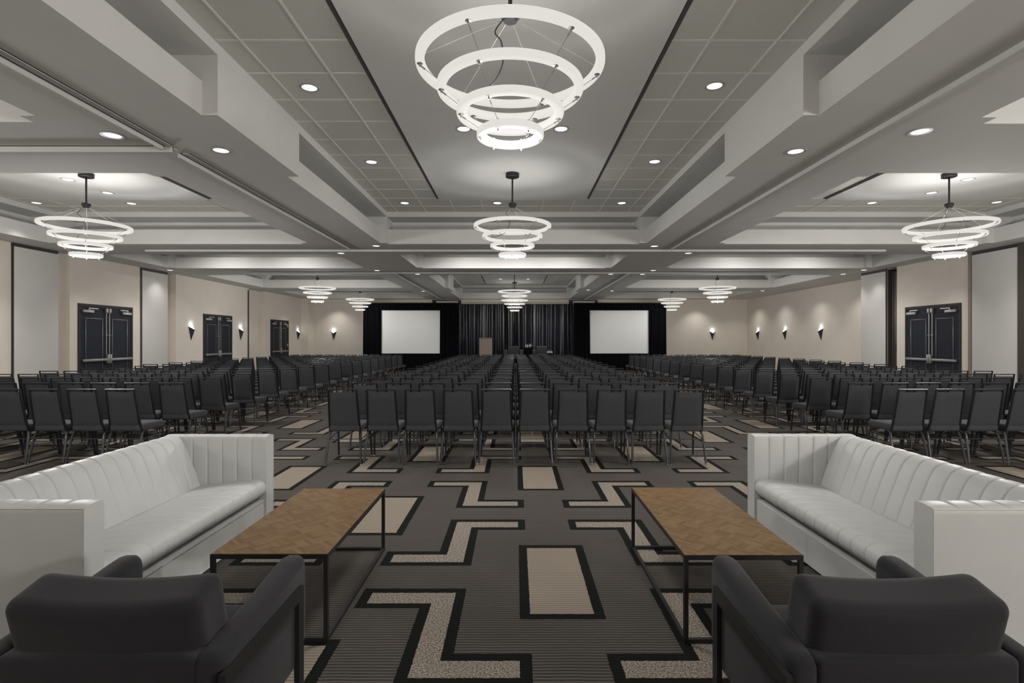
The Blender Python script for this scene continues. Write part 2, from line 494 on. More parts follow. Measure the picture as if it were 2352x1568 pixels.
for (x0, x1, y0, y1, mid, pan) in coffers:
    r = (x0, x1, y0, y1)
    lip = grow(r, LIP); back = grow(r, CV)
    vring(bs_, lip, ZS, ZL); hring(bs_, back, lip, ZL); vring(bs_, back, ZL, ZC); hring(bs_, back, r, ZC); vring(bs_, r, ZC, ZT)
    e = 0.0006
    for (a0, a1) in ((x0 - LIP, x0), (x1, x1 + LIP)):
        for (c0, c1) in ((y0 - LIP, y0), (y1, y1 + LIP)):
            box(bs_, a0, a1, c0, c1, ZS + e, ZC - e)
    for (a0, a1, i0, i1) in ((x0 - CV + e, x0 - LIP - e, x0 - LIP, x0 - e), (x1 + LIP + e, x1 + CV - e, x1 + e, x1 + LIP)):
        for (c0, c1, k0, k1) in ((y0 - CV + e, y0, y0 - CV + e, y0 - LIP - e), (y1, y1 + CV - e, y1 + LIP + e, y1 + CV - e)):
            box(bs_, a0, a1, c0, c1, ZL + e, ZC - e); box(bs_, i0, i1, k0, k1, ZL + e, ZC - e)
    if mid:
        for (a0, a1, b0, b1) in ((x0 - LIP, x0, x0 - CV + e, x0 - LIP - e), (x1, x1 + LIP, x1 + LIP + e, x1 + CV - e)):
            box(bs_, a0, a1, mid[0], mid[1], ZS + e, ZC - e); box(bs_, b0, b1, mid[0], mid[1], ZL + e, ZC - e)
    quad(bt_, [(x0, y0, ZT), (x0, y1, ZT), (x1, y1, ZT), (x1, y0, ZT)])
    # T-bar grid
    g = 0.6096
    off = -1.89 if x0 > -3.5 and x1 < 3.5 else (-6.93 - g / 2 if x1 < 0 else 7.0 - g / 2)
    def in_pan(x, y): return pan and pan[0] - 0.03 < x < pan[1] + 0.03 and pan[2] - 0.03 < y < pan[3] + 0.03
    k = math.ceil((x0 - off) / g)
    x = off + k * g
    while x < x1:
        segs = [(y0, y1)]
        if pan and pan[0] - 0.05 < x < pan[1] + 0.05: segs = [(y0, pan[2]), (pan[3], y1)]
        for s in segs:
            box(bg_, x - 0.012, x + 0.012, s[0], s[1], ZT - 0.007, ZT + 0.01)
        x += g
    k = math.ceil((y0 - 4.91) / g); y = 4.91 + k * g
    while y < y1:
        segs = [(x0, x1)]
        if pan and pan[2] + 0.02 < y < pan[3] - 0.02: segs = [(x0, pan[0] - 0.055), (pan[1] + 0.055, x1)]
        for s in segs:
            box(bg_, s[0], s[1], y - 0.012, y + 0.012, ZT - 0.0065, ZT + 0.01)
        y += g
    if pan:
        box(bp_, pan[0], pan[1], pan[2], pan[3], ZT - 0.032, ZT + 0.02)
        for s in (pan[0] - 0.055, pan[1] + 0.003):
            box(bl_, s, s + 0.052, pan[2], pan[3], ZT - 0.010, ZT + 0.01)
ce = obj('ceiling', bs_, M_CEIL, smooth=False)
tag(ce, 'grey painted coffered ceiling of deep soffits with recessed coves', 'ceiling', kind='structure')
obj('ceiling_tiles', bt_, M_TILE, ce, smooth=False)
obj('tile_grid', bg_, M_GRID, ce, smooth=False)
obj('coffer_panels', bp_, M_CEIL, ce, smooth=False)
obj('slot_diffusers', bl_, M_SLOT, ce, smooth=False)
bm = nb(); box(bm, -11.4, 12.4, YF - 0.3, YB + 0.35, ZT + 0.05, ZT + 0.2)
obj('ceiling_deck', bm, M_DARK, ce, smooth=False)

# --- operable partition tracks in the soffit
tn = 0
def trim(bms, label):
    global tn
    tn += 1
    root = None
    for nme, b, m in bms:
        if root is None:
            root = obj('trim_%d' % tn, b, m, smooth=False)
            tag(root, label, 'partition track', kind='structure')
        else:
            obj(nme, b, m, root, smooth=False)
def track_y(x, y0, y1, label):
    a, b, c = nb(), nb(), nb()
    box(a, x - 0.125, x - 0.105, y0, y1, ZS - 0.048, ZS + 0.01)    # hanging fascia
    box(b, x - 0.075, x - 0.012, y0, y1, ZS - 0.010, ZS + 0.01)    # rail
    box(c, x - 0.105, x - 0.075, y0, y1, ZS - 0.003, ZS + 0.01); box(c, x - 0.012, x, y0, y1, ZS - 0.003, ZS + 0.01)
    trim([('fascia', a, M_CEIL), ('rail', b, M_ALU), ('slot', c, M_DARK)], label)
track_y(-3.63, YF, 5.75, 'painted partition track along the left soffit, front length')
track_y(-3.60, 5.98, 12.2, 'painted partition track along the left soffit, middle length')
track_y(3.62, YF, 12.2, 'painted partition track along the right soffit')
track_y(-3.60, 16.6, YB, 'painted partition track running to the left end of the stage')
track_y(3.62, 16.6, YB, 'painted partition track running to the right end of the stage')
def track_x(y, x0, x1, label, drop=0.05):
    a, b, c = nb(), nb(), nb()
    box(a, x0, x1, y, y + 0.02, ZS - drop, ZS + 0.01)
    box(b, x0, x1, y + 0.05, y + 0.11, ZS - 0.010, ZS + 0.01)
    box(c, x0, x1, y - 0.012, y, ZS - 0.004, ZS + 0.01); box(c, x0, x1, y + 0.02, y + 0.05, ZS - 0.003, ZS + 0.01)
    trim([('fascia', a, M_CEIL), ('rail', b, M_ALU), ('slot', c, M_DARK)], label)
track_x(5.76, XL + 0.02, -3.66, 'painted partition track crossing the left bay', 0.062)
track_x(12.33, -8.43, 8.43, 'painted partition track crossing the room before the shallow coffers')
track_x(16.45, -8.0, 8.0, 'painted partition track crossing the room beyond the shallow coffers')

# ------------------------------------------------------------------ partition pocket doors and double doors
def side(x, sgn):
    """map (n out of the wall, s along it) to x, y"""
    return lambda n, s: (x + sgn * n, s)
def sbox(b, f, n0, n1, s0, s1, z0, z1, bev=0):
    (xa, ya), (xb, yb) = f(n0, s0), f(n1, s1)
    box(b, min(xa, xb), max(xa, xb), min(ya, yb), max(ya, yb), z0, z1, bev)
dn = 0
def pocket_panel(f, s0, s1, z1, label, left=True, right=False):
    global dn
    dn += 1
    b = nb(); sbox(b, f, 0.001, 0.045, s0 + 0.02, s1 - 0.005, 0.01, z1, 0.004)
    r = obj('door_%d' % dn, b, M_PANEL); tag(r, label, 'pocket door', kind='structure')
    b = nb()
    sbox(b, f, 0.0005, 0.03, s0 - 0.02, s1 + 0.01, z1 + 0.008, ZS - 0.002)
    if left: sbox(b, f, 0.0005, 0.03, s0 - 0.015, s0 + 0.015, 0, z1 + 0.01)
    if right: sbox(b, f, 0.0005, 0.03, s1 - 0.0, s1 + 0.03, 0, z1 + 0.01)
    obj('reveal', b, M_DARK, r, smooth=False)
fl = side(XL, 1); fr = side(XR, -1)
ZP = H + 1.985
pocket_panel(fl, 11.46, 12.58, ZP, 'tall pale pocket door panel at the left edge, before the nearest door')
pocket_panel(fl, 15.4, 16.54, ZP, 'tall pale pocket door panel between the two left double doors')
pocket_panel(fr, 11.55, 12.72, ZP, 'tall pale pocket door panel at the right edge of the photo')
pocket_panel(fr, 15.68, 16.8, ZP, 'tall pale pocket door panel standing left of the right double door')
b = nb(); sbox(b, fl, 0.0005, 0.02, 21.55, 21.63, 0, ZP); tn += 1
tag(obj('trim_%d' % tn, b, M_DARK), 'thin dark edge strip on the left wall beside the far niche', 'trim', kind='structure')
b = nb(); sbox(b, fr, 0.0005, 0.05, 12.74, 12.82, 0, ZS - 0.01); tn += 1
tag(obj('trim_%d' % tn, b, mat('bronze_strip', (0.22, 0.18, 0.15), 0.5)), 'narrow brown strip between right door wall and pocket door', 'trim', kind='structure')
b = nb(); sbox(b, fr, 0.0005, 0.07, 11.3, 11.53, 0, ZS - 0.01); tn += 1
tag(obj('trim_%d' % tn, b, M_BROWN), 'dark open pocket edge at the far right of the photo', 'trim', kind='structure')
# folded partition seen edge-on in the open pocket
t = thing('folded_partition', 'dark folded partition stack in the open pocket on the right wall', 'partition', (XR + 0.06, 15.47, 0))
for k in range(3):
    b = nb(); box(b, 0.02, 0.36, -0.165 + k * 0.115, -0.165 + k * 0.115 + 0.085, 0.01, ZP - 0.02, 0.004); obj('partition_panel', b, M_BROWN, t)
b = nb(); box(b, 0.03, 0.05, -0.078, -0.052, 0.02, ZP - 0.1); obj('edge_seal', b, M_STEEL, t)
b = nb(); box(b, -0.055, 0.43, 0.17, 0.187, 0.005, ZS - 0.02); box(b, 0.40, 0.43, -0.185, 0.17, 0.005, ZS - 0.02); obj('pocket_liner', b, M_DARK, t, smooth=False)
for k in range(2):
    b = nb(); box(b, 0.0, 0.03, -0.09, -0.04, 1.2 + k * 2.0, 1.45 + k * 2.0, 0.008); obj('hinge', b, M_DARK, t)

def double_door(f, s0, s1, label, mirror=False, ajar=False):
    global dn
    dn += 1
    zt = 2.405
    b = nb()
    fw = 0.055
    sbox(b, f, -0.05, 0.03, s0, s0 + fw, 0, zt); sbox(b, f, -0.05, 0.03, s1 - fw, s1, 0, zt); sbox(b, f, -0.05, 0.03, s0 + fw, s1 - fw, zt - fw, zt)
    r = obj('door_%d' % dn, b, M_DFRAME, smooth=False); tag(r, label, 'double door', kind='structure')
    if ajar:
        b = nb(); sbox(b, f, -0.05, 0.004, s0 + fw, s1 - fw, 0, zt - fw); obj('gap_shade_panel', b, M_DARK, r, smooth=False)  # black panel over solid wall paints the shade of the open gap
    mid = (s0 + s1) / 2
    for k, (a, c) in enumerate(((s0 + fw, mid - 0.003), (mid + 0.003, s1 - fw - (0.15 if ajar else 0)))):
        b = nb(); sbox(b, f, 0.0, 0.016, a, c, 0.01, zt - fw - 0.004)
        lf = obj('door_leaf', b, M_DOOR, r, smooth=False)
        inner = c if k == 0 else a        # meeting edge side
        sg = -1 if k == 0 else 1
        W = c - a
        b = nb()
        p0, p1 = a + 0.15, c - 0.15
        for (z0, z1) in ((0.25, 0.86), (0.86 + 0.3, 2.06)) if False else ((0.25, 2.06),):
            for (q0, q1, w0, w1) in ((p0, p0 + 0.03, z0, z1), (p1 - 0.03, p1, z0, z1), (p0 + 0.03, p1 - 0.03, z0, z0 + 0.03), (p0 + 0.03, p1 - 0.03, z1 - 0.03, z1)):
                sbox(b, f, 0.016, 0.030, q0, q1, w0, w1, 0.006)
        obj('panel_moulding', b, M_MOULD, lf)
        b = nb()
        e0, e1 = (a + 0.03, inner - 0.06) if k == 0 else (inner + 0.06, c - 0.03)
        sbox(b, f, 0.045, 0.085, e0, e1, 0.965, 1.03, 0.006)
        for q in (e0 + 0.02, e1 - 0.04): sbox(b, f, 0.016, 0.05, q, q + 0.03, 0.97, 1.02)
        obj('push_bar', b, M_STEEL, lf)
        b = nb(); sbox(b, f, 0.016, 0.10, inner + sg * 0.035 - 0.032, inner + sg * 0.035 + 0.032, 0.90, 1.13, 0.012); obj('latch_case', b, M_STEEL, lf)
        b = nb()
        x_, y_ = f(0.04, inner + sg * 0.05)
        tube(b, [(x_, y_, 1.1), (x_, y_, 2.27)], 0.008, 6)
        sbox(b, f, 0.016, 0.06, inner + sg * 0.05 - 0.03, inner + sg * 0.05 + 0.03, 1.625, 1.64)
        obj('vertical_rod', b, M_STEEL, lf)
        b = nb(); sbox(b, f, 0.016, 0.07, inner + sg * 0.05 - 0.035, inner + sg * 0.05 + 0.035, 2.2, 2.325, 0.008); obj('top_latch', b, M_STEEL, lf)
        b = nb(); q0 = a + 0.04 if k == 0 else c - 0.38
        sbox(b, f, 0.016, 0.075, q0, q0 + 0.34, 2.185, 2.255, 0.006)
        sbox(b, f, 0.03, 0.055, q0 + (0.2 if k == 0 else -0.06), q0 + (0.5 if k == 0 else 0.22), 2.285, 2.31)
        sbox(b, f, 0.03, 0.055, q0 + 0.19, q0 + 0.22, 2.25, 2.29)
        obj('door_closer', b, M_STEEL, lf)
        if ajar and k == 1:
            b = nb()
            for z in (0.3, 1.2, 2.1): sbox(b, f, 0.004, 0.03, c + 0.03, c + 0.10, z, z + 0.13)
            obj('hinge', b, M_CHROME, r, smooth=False)
double_door(fl, 13.18, 15.05, 'nearest dark double door on the left wall with steel push bars')
double_door(fl, 18.47, 20.33, 'middle dark double door on the left wall between two sconces')
double_door(fl, 23.55, 25.4, 'farthest left double door, a dark gap beside its right leaf', ajar=True)
double_door(fr, 13.06, 14.92, 'dark double door on the right wall with steel push bars')

# pocket openings above the drapes on the back wall
fb = lambda n, s: (s, YB - n)
for (s0, s1, nm) in ((-4.22, -2.77, 'left'), (2.72, 4.17, 'right')):
    dn += 1
    b = nb(); sbox(b, fb, 0.001, 0.03, s0 + 0.2, s1 - 0.15, 0.01, ZS - 0.08)
    r = obj('door_%d' % dn, b, M_PANEL, smooth=False); tag(r, 'pale pocket door rising above the drapes at %s of the stage' % nm, 'pocket door', kind='structure')
    b = nb(); sbox(b, fb, 0.001, 0.09, s0, s0 + 0.18, 0, ZS - 0.03); sbox(b, fb, 0.001, 0.09, s1 - 0.13, s1, 0, ZS - 0.03); sbox(b, fb, 0.001, 0.09, s0 + 0.18, s1 - 0.13, ZS - 0.075, ZS - 0.03)
    obj('reveal', b, M_DFRAME, r, smooth=False)

# ------------------------------------------------------------------ recessed downlights
LIGHTS = []
dl_proto = []
def spot(x, y, z, e, size=110, blend=0.7, rad=0.07, col=(1.0, 0.975, 0.945), rot=(0, 0, 0)):
    l = bpy.data.lights.new('lamp', 'SPOT'); l.energy = e; l.spot_size = math.radians(size); l.spot_blend = blend
    l.shadow_soft_size = rad; l.color = col
    o = bpy.data.objects.new('lamp', l); C.objects.link(o); o.location = (x, y, z); o.rotation_euler = rot
    return o
def downlight(x, y, z, label, e, size=110):
    if not dl_proto:
        t = thing('downlight', label, 'ceiling light', (x, y, z), 0, 'recessed round downlights')
        b = nb(); lathe(b, [(0.077, -0.001), (0.081, -0.006), (0.104, -0.005), (0.108, 0.0), (0.104, 0.002), (0.077, 0.002)], 28)
        obj('trim_ring', b, M_TRIMW, t)
        b = nb(); lathe(b, [(0.0, -0.006), (0.04, -0.0055), (0.065, -0.004), (0.078, -0.0015), (0.078, 0.003), (0.0, 0.004)], 28); obj('lens', b, M_LENS, t)
        dl_proto.append(t)
    else:
        t = dup(dl_proto[0], (x, y, z), 0, label)
    if e: spot(x, y, z - 0.03, e, size)
E1 = 95
S = [(-4.06, 5.46, 'nearest downlight in the left bay, beside the cross track'), (-3.2, 5.89, 'downlight in left soffit beside the large centre coffer'),
     (3.06, 5.92, 'downlight in right soffit beside the large centre coffer'), (4.0, 5.36, 'nearest downlight in the right bay soffit'),
     (-3.05, 11.87, 'downlight in soffit at far left corner of the large centre coffer'), (-4.14, 12.86, 'downlight above the left aisle just past the first cross track'),
     (3.05, 11.9, 'downlight in soffit at far right corner of the large centre coffer'), (4.1, 12.86, 'downlight above the right aisle just past the first cross track'),
     (-4.1, 16.05, 'downlight between shallow left coffer and second cross track'), (-3.06, 16.95, 'downlight left of the stage coffer, just past the second cross track'),
     (4.08, 16.05, 'downlight between shallow right coffer and second cross track'), (2.98, 16.95, 'downlight right of the stage coffer, just past the second cross track'),
     (3.98, 16.98, 'downlight in right bay corner, just past the second cross track'), (3.0, 22.36, 'far downlight in soffit right of the stage coffer'),
     (4.05, 22.75, 'far downlight in soffit before the right screen'), (-3.9, 22.9, 'far downlight in soffit before the left screen'),
     (-10.2, 16.0, 'downlight close to left wall above the pocket door panel'), (10.25, 16.95, 'downlight over the corner of the right pocket door'),
     (10.25, 15.95, 'downlight over the open pocket on the right'), (10.35, 22.7, 'downlight along the right wall above the row of sconces')]
for x, y, l in S: downlight(x, y, ZS, l, E1 if abs(x) < 9 else 24)
Tl = [(-2.22, 5.84, 'nearest left downlight in the centre coffer tiles'), (2.13, 5.80, 'nearest right downlight in the centre coffer tiles'),
      (-2.2, 8.28, 'middle left downlight in the centre coffer tiles'), (2.12, 8.26, 'middle right downlight in the centre coffer tiles'),
      (-2.2, 10.76, 'far left downlight in the centre coffer tiles'), (2.11, 10.76, 'far right downlight in the centre coffer tiles'),
      (-0.36, 10.76, 'downlight in far tile strip behind the second chandelier'),
      (-9.5, 10.75, 'left coffer downlight in tiles nearest the wall'), (-7.65, 10.8, 'left coffer downlight in tiles behind its chandelier'),
      (7.07, 10.75, 'right coffer downlight in tiles behind its chandelier'), (9.5, 10.7, 'right coffer downlight in tiles nearest the wall')]
for x, y, l in Tl: downlight(x, y, ZT, l, E1, 78)
Pl = [(-0.66, 6.9, 'left downlight in the panel above the smallest ring'), (0.58, 6.9, 'right downlight in the panel above the smallest ring'),
      (-7.5, 9.08, 'nearer panel downlight beside the left chandelier canopy'), (-7.45, 9.9, 'farther panel downlight behind the left chandelier canopy'),
      (7.58, 9.08, 'nearer panel downlight beside the right chandelier canopy'), (7.6, 9.9, 'farther panel downlight behind the right chandelier canopy'),
      (-0.66, 23.9, 'left panel downlight above the stage chandeliers'), (0.55, 23.9, 'right panel downlight above the stage chandeliers')]
for x, y, l in Pl: downlight(x, y, ZT - 0.032, l, E1)

# ------------------------------------------------------------------ chandeliers
RINGS = [(0.626, 1.835), (0.486, 1.672), (0.357, 1.517), (0.2235, 1.37)]   # radius, centre height above the lens
RH, RW = 0.05, 0.06
def make_chandelier(label, loc):
    t = thing('ring_chandelier', label, 'chandelier', loc, 0, 'four ring chandeliers')
    # local z = 0 at the panel
    z0 = H - loc[2]
    b = nb(); lathe(b, [(0, 0), (0.108, 0), (0.108, -0.058), (0.10, -0.064), (0, -0.064)], 32); obj('canopy', b, M_BLACKCANOPY, t)
    b = nb(); lathe(b, [(0, -0.06), (0.014, -0.06), (0.014, z0 + 2.22), (0.024, z0 + 2.215), (0.024, z0 + 2.19), (0, z0 + 2.19)], 12); obj('rod', b, M_BLACKCANOPY, t)
    b = nb(); lathe(b, [(0, z0 + 2.2), (0.062, z0 + 2.2), (0.062, z0 + 2.15), (0.045, z0 + 2.15), (0.045, z0 + 2.125), (0, z0 + 2.125)], 24); obj('hub', b, M_BLACKCANOPY, t)
    prev = None
    a0 = math.radians(7)
    for i, (R, zc) in enumerate(RINGS):
        z = z0 + zc
        b = nb()
        n = 72
        rc = R - RW / 2
        sweep(b, [(rc * math.cos(2 * PI * k / n), rc * math.sin(2 * PI * k / n), z) for k in range(n)], rrect(RW, RH, 0.012, 3), closed=True)
        rg = obj('ring', b, M_RING, t)
        for k in range(6):
            a = a0 + k * PI / 3
            ca, sa = math.cos(a), math.sin(a)
            p1 = (rc * ca, rc * sa, z + RH / 2)
            p0 = (0.05 * ca, 0.05 * sa, z0 + 2.13) if prev is None else (prev[0] * ca, prev[0] * sa, prev[1] - RH / 2 - 0.012)
            b = nb(); tube(b, [p0, p1], 0.0018, 5)
            if prev is not None:
                d = Vector(p1) - Vector(p0)
                tube(b, [p0, Vector(p0) + d * 0.25], 0.005, 6)
            obj('cable', b, M_CABLE, rg)
            b = nb(); lathe(b, [(0, z - RH / 2 - 0.02), (0.006, z - RH / 2 - 0.02), (0.006, z - RH / 2 - 0.006), (0.019, z - RH / 2 - 0.003), (0.019, z - RH / 2 + 0.002), (0.006, z - RH / 2 + 0.003), (0.006, z + RH / 2 - 0.002), (0.009, z + RH / 2), (0.009, z + RH / 2 + 0.010), (0, z + RH / 2 + 0.012)], 10, p1[0], p1[1])
            obj('fitting', b, M_STEEL, rg)
        prev = (rc, z)
    b = nb()
    pts = [(-0.03, -0.03, z0 + 2.14), (-0.10, -0.05, z0 + 2.03), (-0.06, -0.02, z0 + 1.98), (-0.05, 0.02, z0 + 1.86), (-0.12, 0.06, z0 + 1.74), (-0.26, 0.15, z0 + 1.70), (-0.34, 0.25, z0 + 1.71), (-0.37, 0.26, z0 + 1.675)]
    P = [Vector(p) for p in pts]; fine = []
    for k in range(len(P) - 1):
        p_, q_ = P[max(0, k - 1)], P[min(len(P) - 1, k + 2)]
        for s in range(4):
            u = s / 4
            fine.append(0.5 * ((2 * P[k]) + (P[k + 1] - p_) * u + (2 * p_ - 5 * P[k] + 4 * P[k + 1] - q_) * u * u + (3 * P[k] - p_ - 3 * P[k + 1] + q_) * u ** 3))
    fine.append(P[-1])
    tube(b, fine, 0.005, 6); obj('power_cord', b, M_CORD, t)
    return t
ZPAN = ZT - 0.032
CH = [(-0.035, 3.62, ZPAN, 'largest looking chandelier at the top of the photo, nearest the lens'), (-0.05, 8.75, ZPAN, 'second centre chandelier hanging behind the nearest one'),
      (-6.93, 8.75, ZPAN, 'left bay chandelier nearest the pocket door panel'), (7.0, 8.75, ZPAN, 'right bay chandelier nearest the right double door'),
      (-0.04, 20.6, ZPAN, 'nearer of two overlapping chandeliers before the stage curtain'), (-0.04, 25.2, ZPAN, 'farther of two overlapping chandeliers before the stage curtain'),
      (-7.03, 19.25, ZT, 'left chandelier over the far rows, between the sconces'), (-7.05, 24.6, ZT, 'farthest left chandelier beside the left screen'),
      (7.17, 19.25, ZT, 'right chandelier over the far rows before the right wall'), (7.1, 24.6, ZT, 'farthest right chandelier beside the right screen')]
c0 = make_chandelier(CH[0][3], CH[0][:3])
for x, y, z, l in CH[1:]:
    # the drop is measured from the panel, so tile-hung ones keep the panel height
    dup(c0, (x, y, ZPAN), 0, l)
def bulb(x, y, z, e, rad=0.22, col=(1.0, 0.985, 0.962)):
    l = bpy.data.lights.new('lamp', 'POINT'); l.energy = e; l.shadow_soft_size = rad; l.color = col
    o = bpy.data.objects.new('lamp', l); C.objects.link(o); o.location = (x, y, z)
for x, y, z, l in CH: bulb(x, y, H + 1.25, (110 if abs(x) < 1 else (190 if y > 10 else 250)) if y < 24 else 50)

# ------------------------------------------------------------------ sconces
sc_proto = []
def sconce(x, y, rz, label):
    if not sc_proto:
        t = thing('wall_sconce', label, 'wall light', (x, y, 1.95), rz, 'triangular wall sconces')
        # local: wall at y=0, room is -y
        A, B, Cc, T = (-0.14, 0, 0), (0.14, 0, 0), (0, -0.13, -0.11), (0, -0.004, -0.46)
        b = nb()
        v = [b.verts.new(p) for p in (A, B, Cc, T)]
        b.faces.new((v[0], v[2], v[3])); b.faces.new((v[2], v[1], v[3])); b.faces.new((v[0], v[3], v[1]))
        obj('shade', b, M_SCONCE, t, smooth=False)
        b = nb()
        A2, B2, C2 = (-0.125, -0.003, -0.008), (0.125, -0.003, -0.008), (0, -0.117, -0.104)
        lo = [b.verts.new(p) for p in (A2, B2, C2)]; hi = [b.verts.new((p[0], p[1], p[2] + 0.012)) for p in (A2, B2, C2)]
        b.faces.new(lo); b.faces.new(hi)
        for k in range(3): b.faces.new((lo[k], lo[(k + 1) % 3], hi[(k + 1) % 3], hi[k]))
        obj('lens', b, M_GLOW, t, smooth=False)
        sc_proto.append(t)
    else: dup(sc_proto[0], (x, y, 1.95), rz, label)
    l = bpy.data.lights.new('lamp', 'POINT'); l.energy = 1.1; l.shadow_soft_size = 0.04; l.color = (0.93, 0.97, 1.0)
    o = bpy.data.objects.new('lamp', l); C.objects.link(o)
    d = Matrix.Rotation(rz, 3, 'Z') @ Vector((0, -0.07, 0.0))
    o.location = (x + d.x, y + d.y, 2.0)
e = 0.004
for D, l in ((17.78, 'left wall sconce nearest the camera, before the middle door'), (20.98, 'left wall sconce just past the middle double door'), (26.5, 'left wall sconce in the far corner past the last double door')):
    sconce(XL + e, D, PI / 2, l)
sconce(-9.25, YB - e, 0, 'sconce on the back wall left of the left screen')
sconce(10.02, YB - e, 0, 'sconce on the back wall right of the right screen')
for D, l in ((20.92, 'right wall sconce nearest the camera'), (23.7, 'middle one of three right wall sconces'), (26.35, 'right wall sconce nearest the back corner')):
    sconce(XR2 - e, D, -PI / 2, l)

# ------------------------------------------------------------------ banquet chairs
def chair_parts():
    P = {}
    # back frame: two uprights and top rail, leaning to -y at the top
    b = nb()
    def up(s):
        return [(s * 0.187, 0.115, 0.40), (s * 0.182, 0.085, 0.50), (s * 0.170, 0.008, 0.905)]
    for s in (-1, 1): sweep(b, up(s), rrect(0.022, 0.026, 0.006, 1), up=Vector((0, 1, 0)))
    sweep(b, [(-0.174, 0.006, 0.911), (0.174, 0.006, 0.911)], rrect(0.026, 0.017, 0.006, 2))
    P['back_frame'] = (b, M_FRAME)
    # padded backrest
    b = nb()
    cols = 10; rows = 10
    def pt(u, v, side_):
        z = 0.446 + v * 0.430
        hw = 0.170 - 0.012 * v
        x = (u * 2 - 1) * hw
        yc = 0.104 - (z - 0.40) * 0.19
        edge = min(1, min(u, 1 - u) * 9) ** 0.5 * min(1, min(v, 1 - v) * 11) ** 0.5
        t = 0.006 + (0.017 if side_ > 0 else 0.013) * edge
        return (x, yc + side_ * t, z)
    for sd in (-1, 1):
        V = [[b.verts.new(pt(i / cols, j / rows, sd)) for i in range(cols + 1)] for j in range(rows + 1)]
        for j in range(rows):
            for i in range(cols): b.faces.new((V[j][i], V[j][i + 1], V[j + 1][i + 1], V[j + 1][i]))
        if sd == -1: V0 = V
    for i in range(cols):
        b.faces.new((V0[0][i], V0[0][i + 1], V[0][i + 1], V[0][i])); b.faces.new((V0[-1][i], V0[-1][i + 1], V[-1][i + 1], V[-1][i]))
    for j in range(rows):
        b.faces.new((V0[j][0], V0[j + 1][0], V[j + 1][0], V[j][0])); b.faces.new((V0[j][-1], V0[j + 1][-1], V[j + 1][-1], V[j][-1]))
    P['backrest'] = (b, M_CHAIRFAB)
    # seat cushion with a waterfall front, tapered to the back
    b = nb(); soft_box(b, 0, 0.295, 0.438, 0.216, 0.218, 0.042, 0.026, 6, (0, 0, 0.008))
    for v in b.verts:
        k = (v.co.y - 0.08) / 0.44
        v.co.x *= 0.84 + 0.16 * min(1, max(0, k) ** 0.7)
    P['seat'] = (b, M_CHAIRFAB)
    # legs
    def leg(s, rear):
        b = nb()
        if rear: pts = [(s * 0.176, 0.20, 0.395), (s * 0.186, 0.135, 0.388), (s * 0.193, 0.105, 0.345), (s * 0.198, 0.085, 0.27), (s * 0.212, 0.033, 0.022)]
        else: pts = [(s * 0.178, 0.34, 0.395), (s * 0.196, 0.445, 0.392), (s * 0.204, 0.478, 0.36), (s * 0.207, 0.49, 0.29), (s * 0.214, 0.525, 0.022)]
        sweep(b, pts, rrect(0.025, 0.025, 0.007, 1), up=Vector((1, 0, 0)))
        return b
    def foot(s, rear):
        b = nb()
        x, y = (s * 0.2125, 0.030) if rear else (s * 0.214, 0.527)
        lathe(b, [(0, 0), (0.013, 0), (0.014, 0.006), (0.006, 0.009), (0.006, 0.018), (0.009, 0.024), (0, 0.026)], 8, x, y)
        return b
    for s in (-1, 1):
        for r in (True, False): P[('leg', s, r)] = (leg(s, r), M_LEG, foot(s, r))
    b = nb(); tube(b, [(-0.199, 0.082, 0.305), (0.199, 0.082, 0.305)], 0.0055, 6)
    P['stretcher'] = (b, M_LEG)
    for s in (-1, 1):
        b = nb(); tube(b, [(s * 0.201, 0.07, 0.25), (s * 0.2, 0.14, 0.30), (s * 0.203, 0.482, 0.335)], 0.0055, 6)
        P[('stretcher', s)] = (b, M_LEG)
    return P
CP = chair_parts()
def merged_chair():
    """all the parts of one chair in one mesh, three materials"""
    me = bpy.data.meshes.new('banquet_chair')
    b = nb()
    mats = [M_FRAME, M_CHAIRFAB, M_LEG, M_CHROME]
    for k, p in CP.items():
        tmp = bpy.data.meshes.new('t'); p[0].to_mesh(tmp)
        n0 = len(b.faces); b.from_mesh(tmp); b.faces.ensure_lookup_table()
        for f in b.faces[n0:]: f.material_index = mats.index(p[1])
        bpy.data.meshes.remove(tmp)
        if len(p) > 2:
            p[2].to_mesh(tmp := bpy.data.meshes.new('t'))
            n0 = len(b.faces); b.from_mesh(tmp); b.faces.ensure_lookup_table()
            for f in b.faces[n0:]: f.material_index = 3
            bpy.data.meshes.remove(tmp)
    bmesh.ops.recalc_face_normals(b, faces=b.faces[:])
    b.to_mesh(me); b.free()
    me.shade_smooth(); me.set_sharp_from_angle(angle=math.radians(35))
    for m in mats: me.materials.append(m)
    return me
CHAIR_ME = merged_chair()
def first_chair():
    t = thing('banquet_chair', '', 'chair', (0, 0, 0), 0, 'black banquet chairs set in rows')
    for k, p in CP.items():
        nm = k if isinstance(k, str) else k[0]
        o = obj(nm, p[0], p[1], t)
        if len(p) > 2: obj('foot', p[2], M_CHROME, o)
    return t

PITCH = 0.4622; ROWP = 0.96; Y0 = 6.5; NR = 17; NC = 10
ORD = ['first', 'second', 'third', 'fourth', 'fifth', 'sixth', 'seventh', 'eighth', 'ninth', 'tenth', 'eleventh', 'twelfth', 'thirteenth', 'fourteenth', 'fifteenth', 'sixteenth', 'seventeenth']
rng = random.Random(3)
spots = []
for bl in range(3):
    for r in range(NR):
        for c in range(NC):
            if bl == 0: x = -4.745 - c * PITCH
            elif bl == 1: x = -2.078 + c * PITCH
            else: x = 4.765 + c * PITCH
            y = Y0 + r * ROWP
            spots.append((bl, r, c, x + rng.uniform(-0.001, 0.001), y + rng.uniform(-0.012, 0.012), math.radians(rng.uniform(-0.25, 0.25))))
